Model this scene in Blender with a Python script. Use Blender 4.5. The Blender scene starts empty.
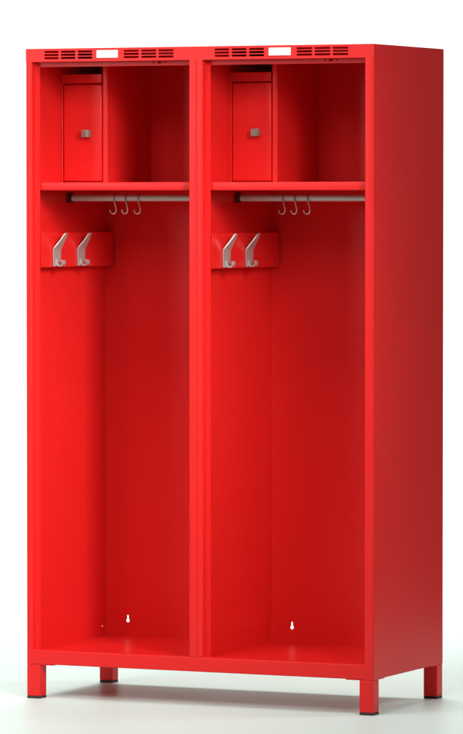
import bpy, bmesh, math
from mathutils import Vector, Matrix

S = bpy.context.scene
COL = S.collection
W, D, H, LEG = 1.0735, 0.508, 1.85, 0.098      # locker width, depth, height, leg height
T = 0.0015                                      # sheet metal
BAYS = ((0.0, 0.5352), (0.5358, W))             # the two bays
OFF = (0.0, 0.5345)                             # offset of each bay's fittings

# ------------------------------------------------------------------ materials
def nodes(name):
    m = bpy.data.materials.new(name); m.use_nodes = True
    nt = m.node_tree
    return m, nt, nt.nodes['Principled BSDF']

def setp(b, **k):
    for n, v in k.items():
        b.inputs[n.replace('_', ' ')].default_value = v

def rough_and_bump(nt, b, scale, r0, r1, bump_scale, bump, big=2.0):
    """fine powder-coat grain in the bump, broad wear in the roughness"""
    tc = nt.nodes.new('ShaderNodeTexCoord')
    n1 = nt.nodes.new('ShaderNodeTexNoise'); n1.inputs['Scale'].default_value = scale
    n1.inputs['Detail'].default_value = 4
    nt.links.new(tc.outputs['Object'], n1.inputs['Vector'])
    mr = nt.nodes.new('ShaderNodeMapRange')
    mr.inputs['From Min'].default_value = 0.3; mr.inputs['From Max'].default_value = 0.7
    mr.inputs['To Min'].default_value = r0; mr.inputs['To Max'].default_value = r1
    nt.links.new(n1.outputs['Fac'], mr.inputs['Value'])
    nt.links.new(mr.outputs['Result'], b.inputs['Roughness'])
    n2 = nt.nodes.new('ShaderNodeTexNoise'); n2.inputs['Scale'].default_value = bump_scale
    n2.inputs['Detail'].default_value = 2
    nt.links.new(tc.outputs['Object'], n2.inputs['Vector'])
    n3 = nt.nodes.new('ShaderNodeTexNoise'); n3.inputs['Scale'].default_value = big
    nt.links.new(tc.outputs['Object'], n3.inputs['Vector'])
    b1 = nt.nodes.new('ShaderNodeBump'); b1.inputs['Strength'].default_value = bump
    b1.inputs['Distance'].default_value = 0.0004
    nt.links.new(n2.outputs['Fac'], b1.inputs['Height'])
    b2 = nt.nodes.new('ShaderNodeBump'); b2.inputs['Strength'].default_value = 0.35
    b2.inputs['Distance'].default_value = 0.004
    nt.links.new(n3.outputs['Fac'], b2.inputs['Height'])
    nt.links.new(b1.outputs['Normal'], b2.inputs['Normal'])
    nt.links.new(b2.outputs['Normal'], b.inputs['Normal'])

def red_paint():
    m, nt, b = nodes('red_powder_coat')
    setp(b, Base_Color=(0.68, 0.0152, 0.0140, 1), Specular_IOR_Level=0.22)
    rough_and_bump(nt, b, 3.0, 0.30, 0.38, 900, 0.12, 2.0)
    return m
def steel(name, col, r0, r1, metal=1.0):
    m, nt, b = nodes(name)
    setp(b, Base_Color=(*col, 1), Metallic=metal)
    rough_and_bump(nt, b, 30, r0, r1, 1500, 0.05)
    return m
def plain(name, col, r, spec=0.5):
    m, nt, b = nodes(name)
    setp(b, Base_Color=(*col, 1), Specular_IOR_Level=spec)
    rough_and_bump(nt, b, 12, r - .05, r + .05, 800, 0.1)
    return m
RED = red_paint()
RAIL = steel('satin_steel', (0.52, 0.60, 0.54), 0.28, 0.40, 0.25)
WIRE = steel('zinc_wire', (0.55, 0.50, 0.44), 0.3, 0.45)
HOOKM = steel('cast_aluminium', (0.52, 0.49, 0.46), 0.28, 0.40, 0.5)
NICKEL = steel('nickel', (0.40, 0.41, 0.35), 0.30, 0.42, 0.75)
SHADED = plain('shaded_socket', (0.10, 0.014, 0.013), 0.5, 0.3)  # rail sockets: shade at the brackets put into this dark red
RUBBER = plain('black_rubber', (0.03, 0.012, 0.012), 0.6)
CARD = plain('white_card', (0.88, 0.86, 0.82), 0.5, 0.3)
def studio():
    m, nt, b = nodes('studio_paper')
    setp(b, Base_Color=(0.665, 0.79, 0.735, 1), Specular_IOR_Level=0.04)
    rough_and_bump(nt, b, 1.5, 0.36, 0.44, 60, 0.02, 0.6)
    return m
FLOOR = studio()

# ------------------------------------------------------------------ mesh helpers
def link(name, bm, mat, parent=None, smooth=35, bevel=0):
    bmesh.ops.recalc_face_normals(bm, faces=bm.faces)
    me = bpy.data.meshes.new(name); bm.to_mesh(me); bm.free()
    me.materials.append(mat)
    o = bpy.data.objects.new(name, me); COL.objects.link(o)
    if parent: o.parent = parent
    if bevel:
        bv = o.modifiers.new('bevel', 'BEVEL'); bv.width = bevel; bv.segments = 3
        bv.limit_method = 'ANGLE'; bv.angle_limit = math.radians(40)
        bv.harden_normals = False
    if smooth:
        me.shade_smooth() if hasattr(me, 'shade_smooth') else [setattr(p, 'use_smooth', True) for p in me.polygons]
        me.set_sharp_from_angle(angle=math.radians(smooth))
    return o

def box(bm, x0, x1, y0, y1, z0, z1):
    v = [bm.verts.new(p) for p in ((x0,y0,z0),(x1,y0,z0),(x1,y1,z0),(x0,y1,z0),
                                   (x0,y0,z1),(x1,y0,z1),(x1,y1,z1),(x0,y1,z1))]
    for f in ((0,3,2,1),(4,5,6,7),(0,1,5,4),(1,2,6,5),(2,3,7,6),(3,0,4,7)):
        bm.faces.new([v[i] for i in f])

def loop_pts(kind, *a):
    if kind == 'rect':
        x0, x1, y0, y1 = a
        return [(x0,y0),(x1,y0),(x1,y1),(x0,y1)]
    if kind == 'slot':                       # rectangle with rounded ends
        x0, x1, y0, y1 = a; r = (y1 - y0) / 2; c = (y0 + y1) / 2
        r2 = r * .7
        return [(x0+r2,y0),(x1-r2,y0),(x1,c-r+r2),(x1,c+r-r2),(x1-r2,y1),(x0+r2,y1),(x0,c+r-r2),(x0,c-r+r2)]
    if kind == 'disc':
        cx, cy, r = a
        return [(cx + r*math.cos(t*math.pi/8), cy + r*math.sin(t*math.pi/8)) for t in range(16)]
    if kind == 'key':                        # keyhole slot: round bottom, narrow round top
        cx, cy, r, h = a; n = r * .5
        p = [(cx + r*math.cos(t), cy + r*math.sin(t)) for t in [math.radians(60 - k*20) - 0 for k in range(0, 16)]]
        q = [(cx - n + 0*k, cy + h - n) for k in range(1)] + [(cx - n*.6, cy + h), (cx + n*.6, cy + h), (cx + n, cy + h - n)]
        return p + q

def sheet(bm, outline, holes, thick, mp):
    """flat plate with cut-outs; mp(u, v, w) places it, w runs through the thickness"""
    loops = []
    edges = []
    for lp in [outline] + holes:
        vs = [bm.verts.new(mp(u, v, 0)) for u, v in lp]
        es = [bm.edges.new((vs[i], vs[(i+1) % len(vs)])) for i in range(len(vs))]
        loops.append(vs); edges += es
    g = bmesh.ops.triangle_fill(bm, use_beauty=True, use_dissolve=False, edges=edges)
    faces = [f for f in g['geom'] if isinstance(f, bmesh.types.BMFace)]
    back = {}
    for lp, vs in zip([outline] + holes, loops):
        for (u, v), a in zip(lp, vs): back[a] = bm.verts.new(mp(u, v, thick))
    for f in faces: bm.faces.new([back[v] for v in reversed(f.verts)])
    for vs in loops:
        for i in range(len(vs)):
            a, b = vs[i], vs[(i+1) % len(vs)]
            bm.faces.new((a, b, back[b], back[a]))

def fillet(path, r, n=4):
    out = [Vector(path[0])]
    for i in range(1, len(path)-1):
        p, a, b = Vector(path[i]), Vector(path[i-1]), Vector(path[i+1])
        da, db = (a-p), (b-p)
        k = min(r, da.length*.45, db.length*.45)
        s, e = p + da.normalized()*k, p + db.normalized()*k
        for j in range(n+1):
            t = j/n
            out.append((1-t)**2*s + 2*t*(1-t)*p + t*t*e)
    out.append(Vector(path[-1]))
    return out

def fold(bm, path, mp, w0, w1, t=T, r=0.0028):
    """folded sheet: a 2-D centre line given thickness and rounded bends, pulled from w0 to w1"""
    c = fillet(path, r); L, R = [], []
    for i, p in enumerate(c):
        d0 = (c[i]-c[i-1]).normalized() if i else None
        d1 = (c[i+1]-c[i]).normalized() if i < len(c)-1 else None
        d = ((d0 or d1) + (d1 or d0)).normalized()
        n = Vector((-d.y, d.x))
        k = 1/max(.5, n.dot(Vector((-(d1 or d0).y, (d1 or d0).x))))
        L.append(p + n*t/2*k); R.append(p - n*t/2*k)
    V = [[bm.verts.new(mp(p.x, p.y, w)) for p in L] + [bm.verts.new(mp(p.x, p.y, w)) for p in R] for w in (w0, w1)]
    n = len(c)
    for i in range(n-1):
        bm.faces.new((V[0][i], V[0][i+1], V[1][i+1], V[1][i]))
        bm.faces.new((V[0][n+i], V[1][n+i], V[1][n+i+1], V[0][n+i+1]))
        for k in (0, 1): bm.faces.new((V[k][i], V[k][i+1], V[k][n+i+1], V[k][n+i]))
    for i in (0, n-1): bm.faces.new((V[0][i], V[1][i], V[1][n+i], V[0][n+i]))

XYZ = lambda u, v, w: (u, v, w)           # profile in plan, pulled up
YZX = lambda u, v, w: (w, u, v)           # profile in side view, pulled along the front
def tube(bm, pts, rad, seg=12, caps=True):
    pts = [Vector(p) for p in pts]; rings = []
    nrm = None
    for i, p in enumerate(pts):
        d = (pts[min(i+1, len(pts)-1)] - pts[max(i-1, 0)]).normalized()
        if nrm is None: nrm = d.orthogonal().normalized()
        nrm = (nrm - d*nrm.dot(d)).normalized(); b = d.cross(nrm)
        r = rad[i] if isinstance(rad, (list, tuple)) else rad
        rings.append([bm.verts.new(p + (nrm*math.cos(a) + b*math.sin(a))*r) for a in [2*math.pi*k/seg for k in range(seg)]])
    for a, b in zip(rings, rings[1:]):
        for k in range(seg): bm.faces.new((a[k], a[(k+1) % seg], b[(k+1) % seg], b[k]))
    if caps:
        bm.faces.new(list(reversed(rings[0]))); bm.faces.new(rings[-1])

# ------------------------------------------------------------------ the locker
root = bpy.data.objects.new('locker', None); COL.objects.link(root)
root['label'] = 'tall red steel locker with two open bays, four square legs and coat hooks'
root['category'] = 'locker'

def part(name, mat=RED, parent=root, smooth=35, bevel=0):
    bm = bmesh.new()
    return bm, (lambda: link(name, bm, mat, parent, smooth, bevel))

ZB, ZH, ZT = 0.0985, 1.8125, H - T              # underside, header bottom, below the roof sheet
ZL = 0.140                                      # top of the bottom rail
CS = 0.010                                      # side return of the corner posts

# outer side panels (the left one has a small bolt hole low at the back)
bm, done = part('side_panel')
sheet(bm, loop_pts('rect', CS, D, ZB, ZT), [loop_pts('disc', .483, .1655, .0028)], T, lambda u, v, w: (w, u, v)); done()
bm, done = part('side_panel')
sheet(bm, loop_pts('rect', CS, D, ZB, ZT), [], T, lambda u, v, w: (W - w, u, v)); done()
bm, done = part('roof_panel')
box(bm, 0, W, 0, D, ZT, H); done()
# partition: one sheet for each bay, back to back
bm, done = part('partition')
box(bm, .5337, .5352, T, D-T, ZB+.002, ZT-.0001); box(bm, .5358, .5373, T, D-T, ZB+.002, ZT-.0001); done()

# front posts: front face, return and set-back stop
h = T/2
posts = (
    ([(h, CS), (h, h), (.0185-h, h), (.0185-h, .0292), (.0300, .0292)], ZB, ZH),
    ([(.5354-h, .012), (.5354-h, h), (.5124+h, h), (.5124+h, .0292), (.5015, .0292)], ZL, ZH),
    ([(.5356+h, .012), (.5356+h, h), (.5542-h, h), (.5542-h, .0292), (.5657, .0292)], ZL, ZH),
    ([(W-h, CS), (W-h, h), (1.0465+h, h), (1.0465+h, .0292), (1.0360, .0292)], ZB, ZH))
for path, z0, z1 in posts:
    bm, done = part('front_post'); fold(bm, path, XYZ, z0, z1, T, .0028 if z0 == ZB else .0016); done()

# header with ventilation slots and label windows
holes = []
groups = [(.0587,.1045),(.1112,.1575),(.1645,.2110),(.3090,.3568),(.3635,.4115),(.4175,.4650)]
groups += [(a + .5322, b + .5322) for a, b in groups]
for a, b in groups:
    for z in (1.8405, 1.8318, 1.8230):
        holes.append(loop_pts('slot', a, b, z-.0030, z+.0030))
bm, done = part('header_panel')
sheet(bm, loop_pts('rect', 0, W, ZH, ZT), holes, T, lambda u, v, w: (u, w, v))
box(bm, .0005, W-.0005, T, .030, ZH+.0002, ZH+.0014)
for a, b in ((0, T), (W-T, W)): box(bm, a, b, T, CS, ZH, ZT)
header = done()
for k in (0, 1):
    x0, x1 = OFF[k]*.9966 + .2235, OFF[k]*.9966 + .2925
    bm, done = part('label_frame', RED, header, bevel=.0005)
    fold(bm, [(x0, 0), (x1, 0)], lambda u, v, w: (u, -.0008 + v, w), 1.8205, 1.8218)
    fold(bm, [(x0, 0), (x1, 0)], lambda u, v, w: (u, -.0008 + v, w), 1.8438, 1.8450)
    done()
    bm, done = part('label_card', CARD, header)
    box(bm, x0+.0012, x1-.0012, -.0009, -.0002, 1.8220, 1.8436); done()

# bottom rail
bm, done = part('bottom_rail')
fold(bm, [(.030, ZL-h), (h, ZL-h), (h, ZB+h), (.025, ZB+h)], YZX, .0185-.0026, 1.0465+.0026); done()

# ------------------------------------------------------------------ contents of each bay
RZ, RY, RR = 1.4270, 0.268, 0.0096              # hanging rail
def ribbon(bm, secs, t):
    """bent strip: (x, z, y0, y1) sections, thickened along its normal"""
    rows = []
    for i, (x, z, y0, y1) in enumerate(secs):
        a, b = secs[max(i-1, 0)], secs[min(i+1, len(secs)-1)]
        d = Vector((b[0]-a[0], b[1]-a[1])).normalized(); n = Vector((-d.y, d.x))*t/2
        rows.append([bm.verts.new(p) for p in ((x+n.x, y0, z+n.y), (x+n.x, y1, z+n.y), (x-n.x, y1, z-n.y), (x-n.x, y0, z-n.y))])
    for a, b in zip(rows, rows[1:]):
        for k in range(4): bm.faces.new((a[k], a[(k+1) % 4], b[(k+1) % 4], b[k]))
    bm.faces.new(list(reversed(rows[0]))); bm.faces.new(rows[-1])

def coat_hook_bm(x, yc):
    bm = bmesh.new()
    up = [(.0335,1.3268,.0035),(.0328,1.3256,.0068),(.0310,1.3222,.0088),(.0230,1.3090,.0135),(.0140,1.2960,.0185),
          (.0075,1.2868,.0222),(.0050,1.2832,.0234),(.0036,1.2795,.0238),(.0032,1.2740,.0236),(.0030,1.2500,.0218),(.0030,1.2318,.0208)]
    ribbon(bm, [(x+o, z, yc-w, yc+w) for o, z, w in up], .0034)
    secs = [(x+.0050, 1.2520, yc-.0075, yc+.0115), (x+.0056, 1.2440, yc-.0075, yc+.0115)]
    cx, cz, r = .0150, 1.2415, .0092
    for k in range(0, 11):                        # small upward curl at the foot
        a = math.radians(180 + k*23)
        secs.append((x+cx+r*math.cos(a), cz+r*math.sin(a), yc-.0075, yc+.0115))
    ribbon(bm, secs, .0034)
    return bm

for k in (0, 1):
    o = OFF[k]; bx0, bx1 = BAYS[k]
    xl, xr = bx0 + T, bx1 - T                   # inner faces of the bay's walls
    # back panel with its keyhole
    bm, done = part('back_panel')
    kx = (.0745, .6040)[k]
    sheet(bm, loop_pts('rect', xl+.0001, xr-.0001, ZB+.002, ZT-.0001), [loop_pts('key', kx, .1830, .0056, .0165)], T,
          lambda u, v, w: (u, D-T-w-.0004, v)); done()
    # floor panel
    bm, done = part('floor_panel')
    box(bm, xl+.0003, xr-.0003, .0302, D-.003, .1342, .1357); done()
    # stop rail under the header, with three small holes
    cx = (.4060, .9320)[k]
    bm, done = part('stop_rail')
    sheet(bm, loop_pts('rect', xl+.0005, xr-.0005, 1.7990, ZH-.0004),
          [loop_pts('disc', cx-.018, 1.8080, .0028), loop_pts('slot', cx-.007, cx+.007, 1.8050, 1.8106), loop_pts('disc', cx+.018, 1.8080, .0028)],
          T, lambda u, v, w: (u, .0304+w, v))
    box(bm, xl+.0006, xr-.0006, .0321, .042, 1.7990, 1.8005); done()
    # hat shelf
    bm, done = part('shelf')
    fold(bm, [(.048, 1.4490), (.0350, 1.4490), (.0350, 1.4712), (D-.004, 1.4712)], YZX, xl+.0004, xr-.0004); done()
    # small lockable compartment at the back left of the shelf
    f = .218
    bm, done = part('lock_box')
    box(bm, xl+.0005, o+.1483, f+T, D-.004, 1.7812, 1.7825)           # top
    fold(bm, [(f+.020, 1.7570), (f, 1.7570), (f, 1.7822)], YZX, xl+.0006, o+.1320)   # top rail
    fold(bm, [(xl+.0045, f+.02), (xl+.0045, f), (xl+.0008, f)], XYZ, 1.4722, 1.7560)  # left stile
    lb = done()
    bm, done = part('divider', RED, lb)
    fold(bm, [(o+.1345, f+.016), (o+.1345, f), (o+.1502, f), (o+.1502, D-.004)], XYZ, 1.4722, ZT-.002, T, .004); done()
    bm, done = part('door', RED, lb)
    box(bm, xl+.0072, o+.1318, f-.0012, f+.016, 1.4740, 1.7540)
    dr = done()
    bv = dr.modifiers.new('bevel', 'BEVEL'); bv.width = .0050; bv.segments = 4; bv.limit_method = 'ANGLE'; bv.angle_limit = .7
    # cam lock: collar, square head and key slot
    lx, lz = o + .0895, 1.6120
    bm, done = part('lock', NICKEL, lb, 35, .0012)
    tube(bm, [(lx, f-.0011, lz), (lx, f-.0075, lz)], .0112, 24)
    box(bm, lx-.0110, lx+.0110, f-.0235, f-.0070, lz-.0105, lz+.0105)
    box(bm, lx-.0012, lx+.0012, f-.0243, f-.0232, lz-.0070, lz+.0070)
    done()
    # hanging rail and its end sockets
    bm, done = part('hanging_rail', RAIL)
    tube(bm, [(xl+.004, RY, RZ), (xr-.004, RY, RZ)], RR, 24)
    rail = done()
    for side in (0, 1):
        bm, done = part('rail_socket', SHADED, rail, 35, .0015)
        a, b = ((xl+.0004, xl+.0050), (xr-.0050, xr-.0004))[side]
        box(bm, a, b, RY-.019, RY+.019, RZ-.014, RZ+.016)
        a, b = ((xl+.0048, xl+.0130), (xr-.0130, xr-.0048))[side]
        tube(bm, [(a, RY, RZ), (b, RY, RZ)], .0125, 20)
        done()
    # coat hook strip: channel on the left wall
    px = xl + .0305
    bm, done = part('hook_strip')
    fold(bm, [(xl+.0012, 1.3273), (px-h, 1.3273), (px-h, 1.2288), (xl+.0012, 1.2288)],
         lambda u, v, w: (u, w, v), .0312, .497)
    strip = done()
    for yc in (.1245, .2790):
        link('coat_hook', coat_hook_bm(px, yc), HOOKM, strip, 40)

# legs
LW = .0415
for x, y in ((.0002, .0003), (W-LW-.0002, .0003), (.0002, D-LW-.0005), (W-LW-.0002, D-LW-.0005)):
    bm, done = part('leg', RED, root, 35, .0022)
    box(bm, x, x+LW, y, y+LW, .0074, ZB-.0022); leg = done()
    bm, done = part('foot_cap', RUBBER, leg, 35, .0012)
    box(bm, x+.0003, x+LW-.0003, y+.0003, y+LW-.0003, 0, .0072); done()
    bm, done = part('mounting_plate', RED, leg)
    px0 = x if x < .5 else x - .042
    py0 = y if y < .2 else y - .042
    box(bm, px0+.0008, px0+.0827, py0+.0008, py0+.0827, ZB-.0022, ZB-.0002); done()

# ------------------------------------------------------------------ wire hooks on the rails
def wire_hook_mesh():
    bm = bmesh.new(); r = .0021; R = RR + r
    pts = []
    for a in range(-35, 181, 18):                  # over the rail, from behind to the front
        t = math.radians(a); pts.append((0, R*math.cos(t), R*math.sin(t)))
    pts += [(.0004, -R, -.005), (.0020, -R+.001, -.013), (.0042, -R+.002, -.022), (.0062, -R+.003, -.030)]
    for a in range(0, -215, -18):
        t = math.radians(a); pts.append((-.0030 + .0094*math.cos(t), -R+.003, -.0360 + .0094*math.sin(t)))
    tube(bm, pts, r, 10)
    bmesh.ops.recalc_face_normals(bm, faces=bm.faces)
    me = bpy.data.meshes.new('wire_hook'); bm.to_mesh(me); bm.free()
    me.materials.append(WIRE); me.shade_smooth()
    return me
wm = wire_hook_mesh()
src = bpy.data.objects.new('wire_hook', wm)
side = ('left', 'right'); place = ('leftmost', 'middle', 'rightmost')
for k in (0, 1):
    for j, (x, tilt) in enumerate(((.1510, 3), (.1890, -4), (.2280, 5))):
        ob = src if (k, j) == (0, 0) else src.copy()
        COL.objects.link(ob)
        ob.location = (OFF[k]*.9975 + x, RY, RZ)
        ob.rotation_euler = (0, 0, math.radians(tilt - 2*k))
        ob['label'] = '%s of three bent wire hooks on the rail of the %s bay' % (place[j], side[k])
        ob['category'] = 'hook'
        ob['group'] = 'wire hooks on the hanging rails'

# ------------------------------------------------------------------ studio floor and backdrop
YAW, PITCH = 0.43204816, 0.03704547
CAM = Vector((6.00650126, -11.63097821, 1.43073283))
fw = Vector((-math.sin(YAW), math.cos(YAW), 0)); rt = Vector((math.cos(YAW), math.sin(YAW), 0))
c0 = Vector((W/2, D/2, 0))
def strip_mesh(name, prof, half, mat):
    bm = bmesh.new(); rows = []
    for d, z in prof:
        p = c0 + fw*d
        rows.append([bm.verts.new(p + rt*s + Vector((0, 0, z))) for s in (-half, half)])
    for a, b in zip(rows, rows[1:]): bm.faces.new((a[0], a[1], b[1], b[0]))
    o = link(name, bm, mat, None, 60)
    o['kind'] = 'structure'
    return o
HALF, R0 = 1.7, 1.6
strip_mesh('floor', [(-14, 0), (4.0, 0)], HALF, FLOOR)
strip_mesh('backdrop', [(4.0 + R0*math.sin(math.radians(a)), R0*(1 - math.cos(math.radians(a)))) for a in range(0, 91, 6)]
           + [(4.0 + R0, 5.5)], HALF, FLOOR)

# ------------------------------------------------------------------ lights
def area(name, loc, target, sx, sy, power, col=(1, 1, 1), spread=180):
    l = bpy.data.lights.new(name, 'AREA'); l.shape = 'RECTANGLE'; l.size = sx; l.size_y = sy
    l.energy = power; l.color = col; l.spread = math.radians(spread)
    o = bpy.data.objects.new(name, l); COL.objects.link(o); o.location = loc
    o.rotation_euler = (Vector(target) - Vector(loc)).to_track_quat('-Z', 'Y').to_euler()
    return o
area('key_strip_softbox', (2.60, -1.85, 2.15), (.10, -.18, .92), .6, 1.5, 11.8, (1, .99, .98), 43)
area('front_softbox', (-2.7, -5.8, 2.35), (.4, 0, 1.1), 1.3, 1.3, 60, (1, .99, .98))
area('boom_softbox', (.4, -5.6, 4.0), (.6, 0, .9), 2.4, 1.6, 80, (1, .99, .98))
area('side_fill', (5.0, 2.6, 4.0), (1.1, .5, .8), 1.6, 1.6, 90)  # added fill, only to brighten the right side panel evenly
area('overhead_softbox', (.55, -1.5, 4.2), (.55, -.6, 0), 2.6, 2.0, 102)
bl = c0 + fw*3.3 + Vector((0, 0, 5.0))
area('backdrop_fill', bl, c0 + fw*4.8 + Vector((0, 0, .2)), 3.0, 1.2, 345)  # added light that lifts the backdrop to white

w = bpy.data.worlds.new('World'); S.world = w; w.use_nodes = True
bg = w.node_tree.nodes['Background']
bg.inputs['Color'].default_value = (.95, 1, .98, 1); bg.inputs['Strength'].default_value = 0.11

# ------------------------------------------------------------------ camera
cd = bpy.data.cameras.new('camera'); cam = bpy.data.objects.new('camera', cd); COL.objects.link(cam)
cam.location = CAM
cam.rotation_euler = (math.pi/2 - PITCH, 0, YAW)
cd.sensor_fit = 'VERTICAL'; cd.sensor_height = 24; cd.sensor_width = 24
cd.lens = 4595.37632/734*24
cd.clip_end = 200; cd.clip_start = .1
S.camera = cam

S.view_settings.view_transform = 'Standard'; S.view_settings.look = 'None'
S.view_settings.exposure = 0; S.view_settings.gamma = 1
S.render.engine = 'CYCLES'
S.cycles.use_denoising = True
S.cycles.max_bounces = 12; S.cycles.diffuse_bounces = 8; S.cycles.glossy_bounces = 6
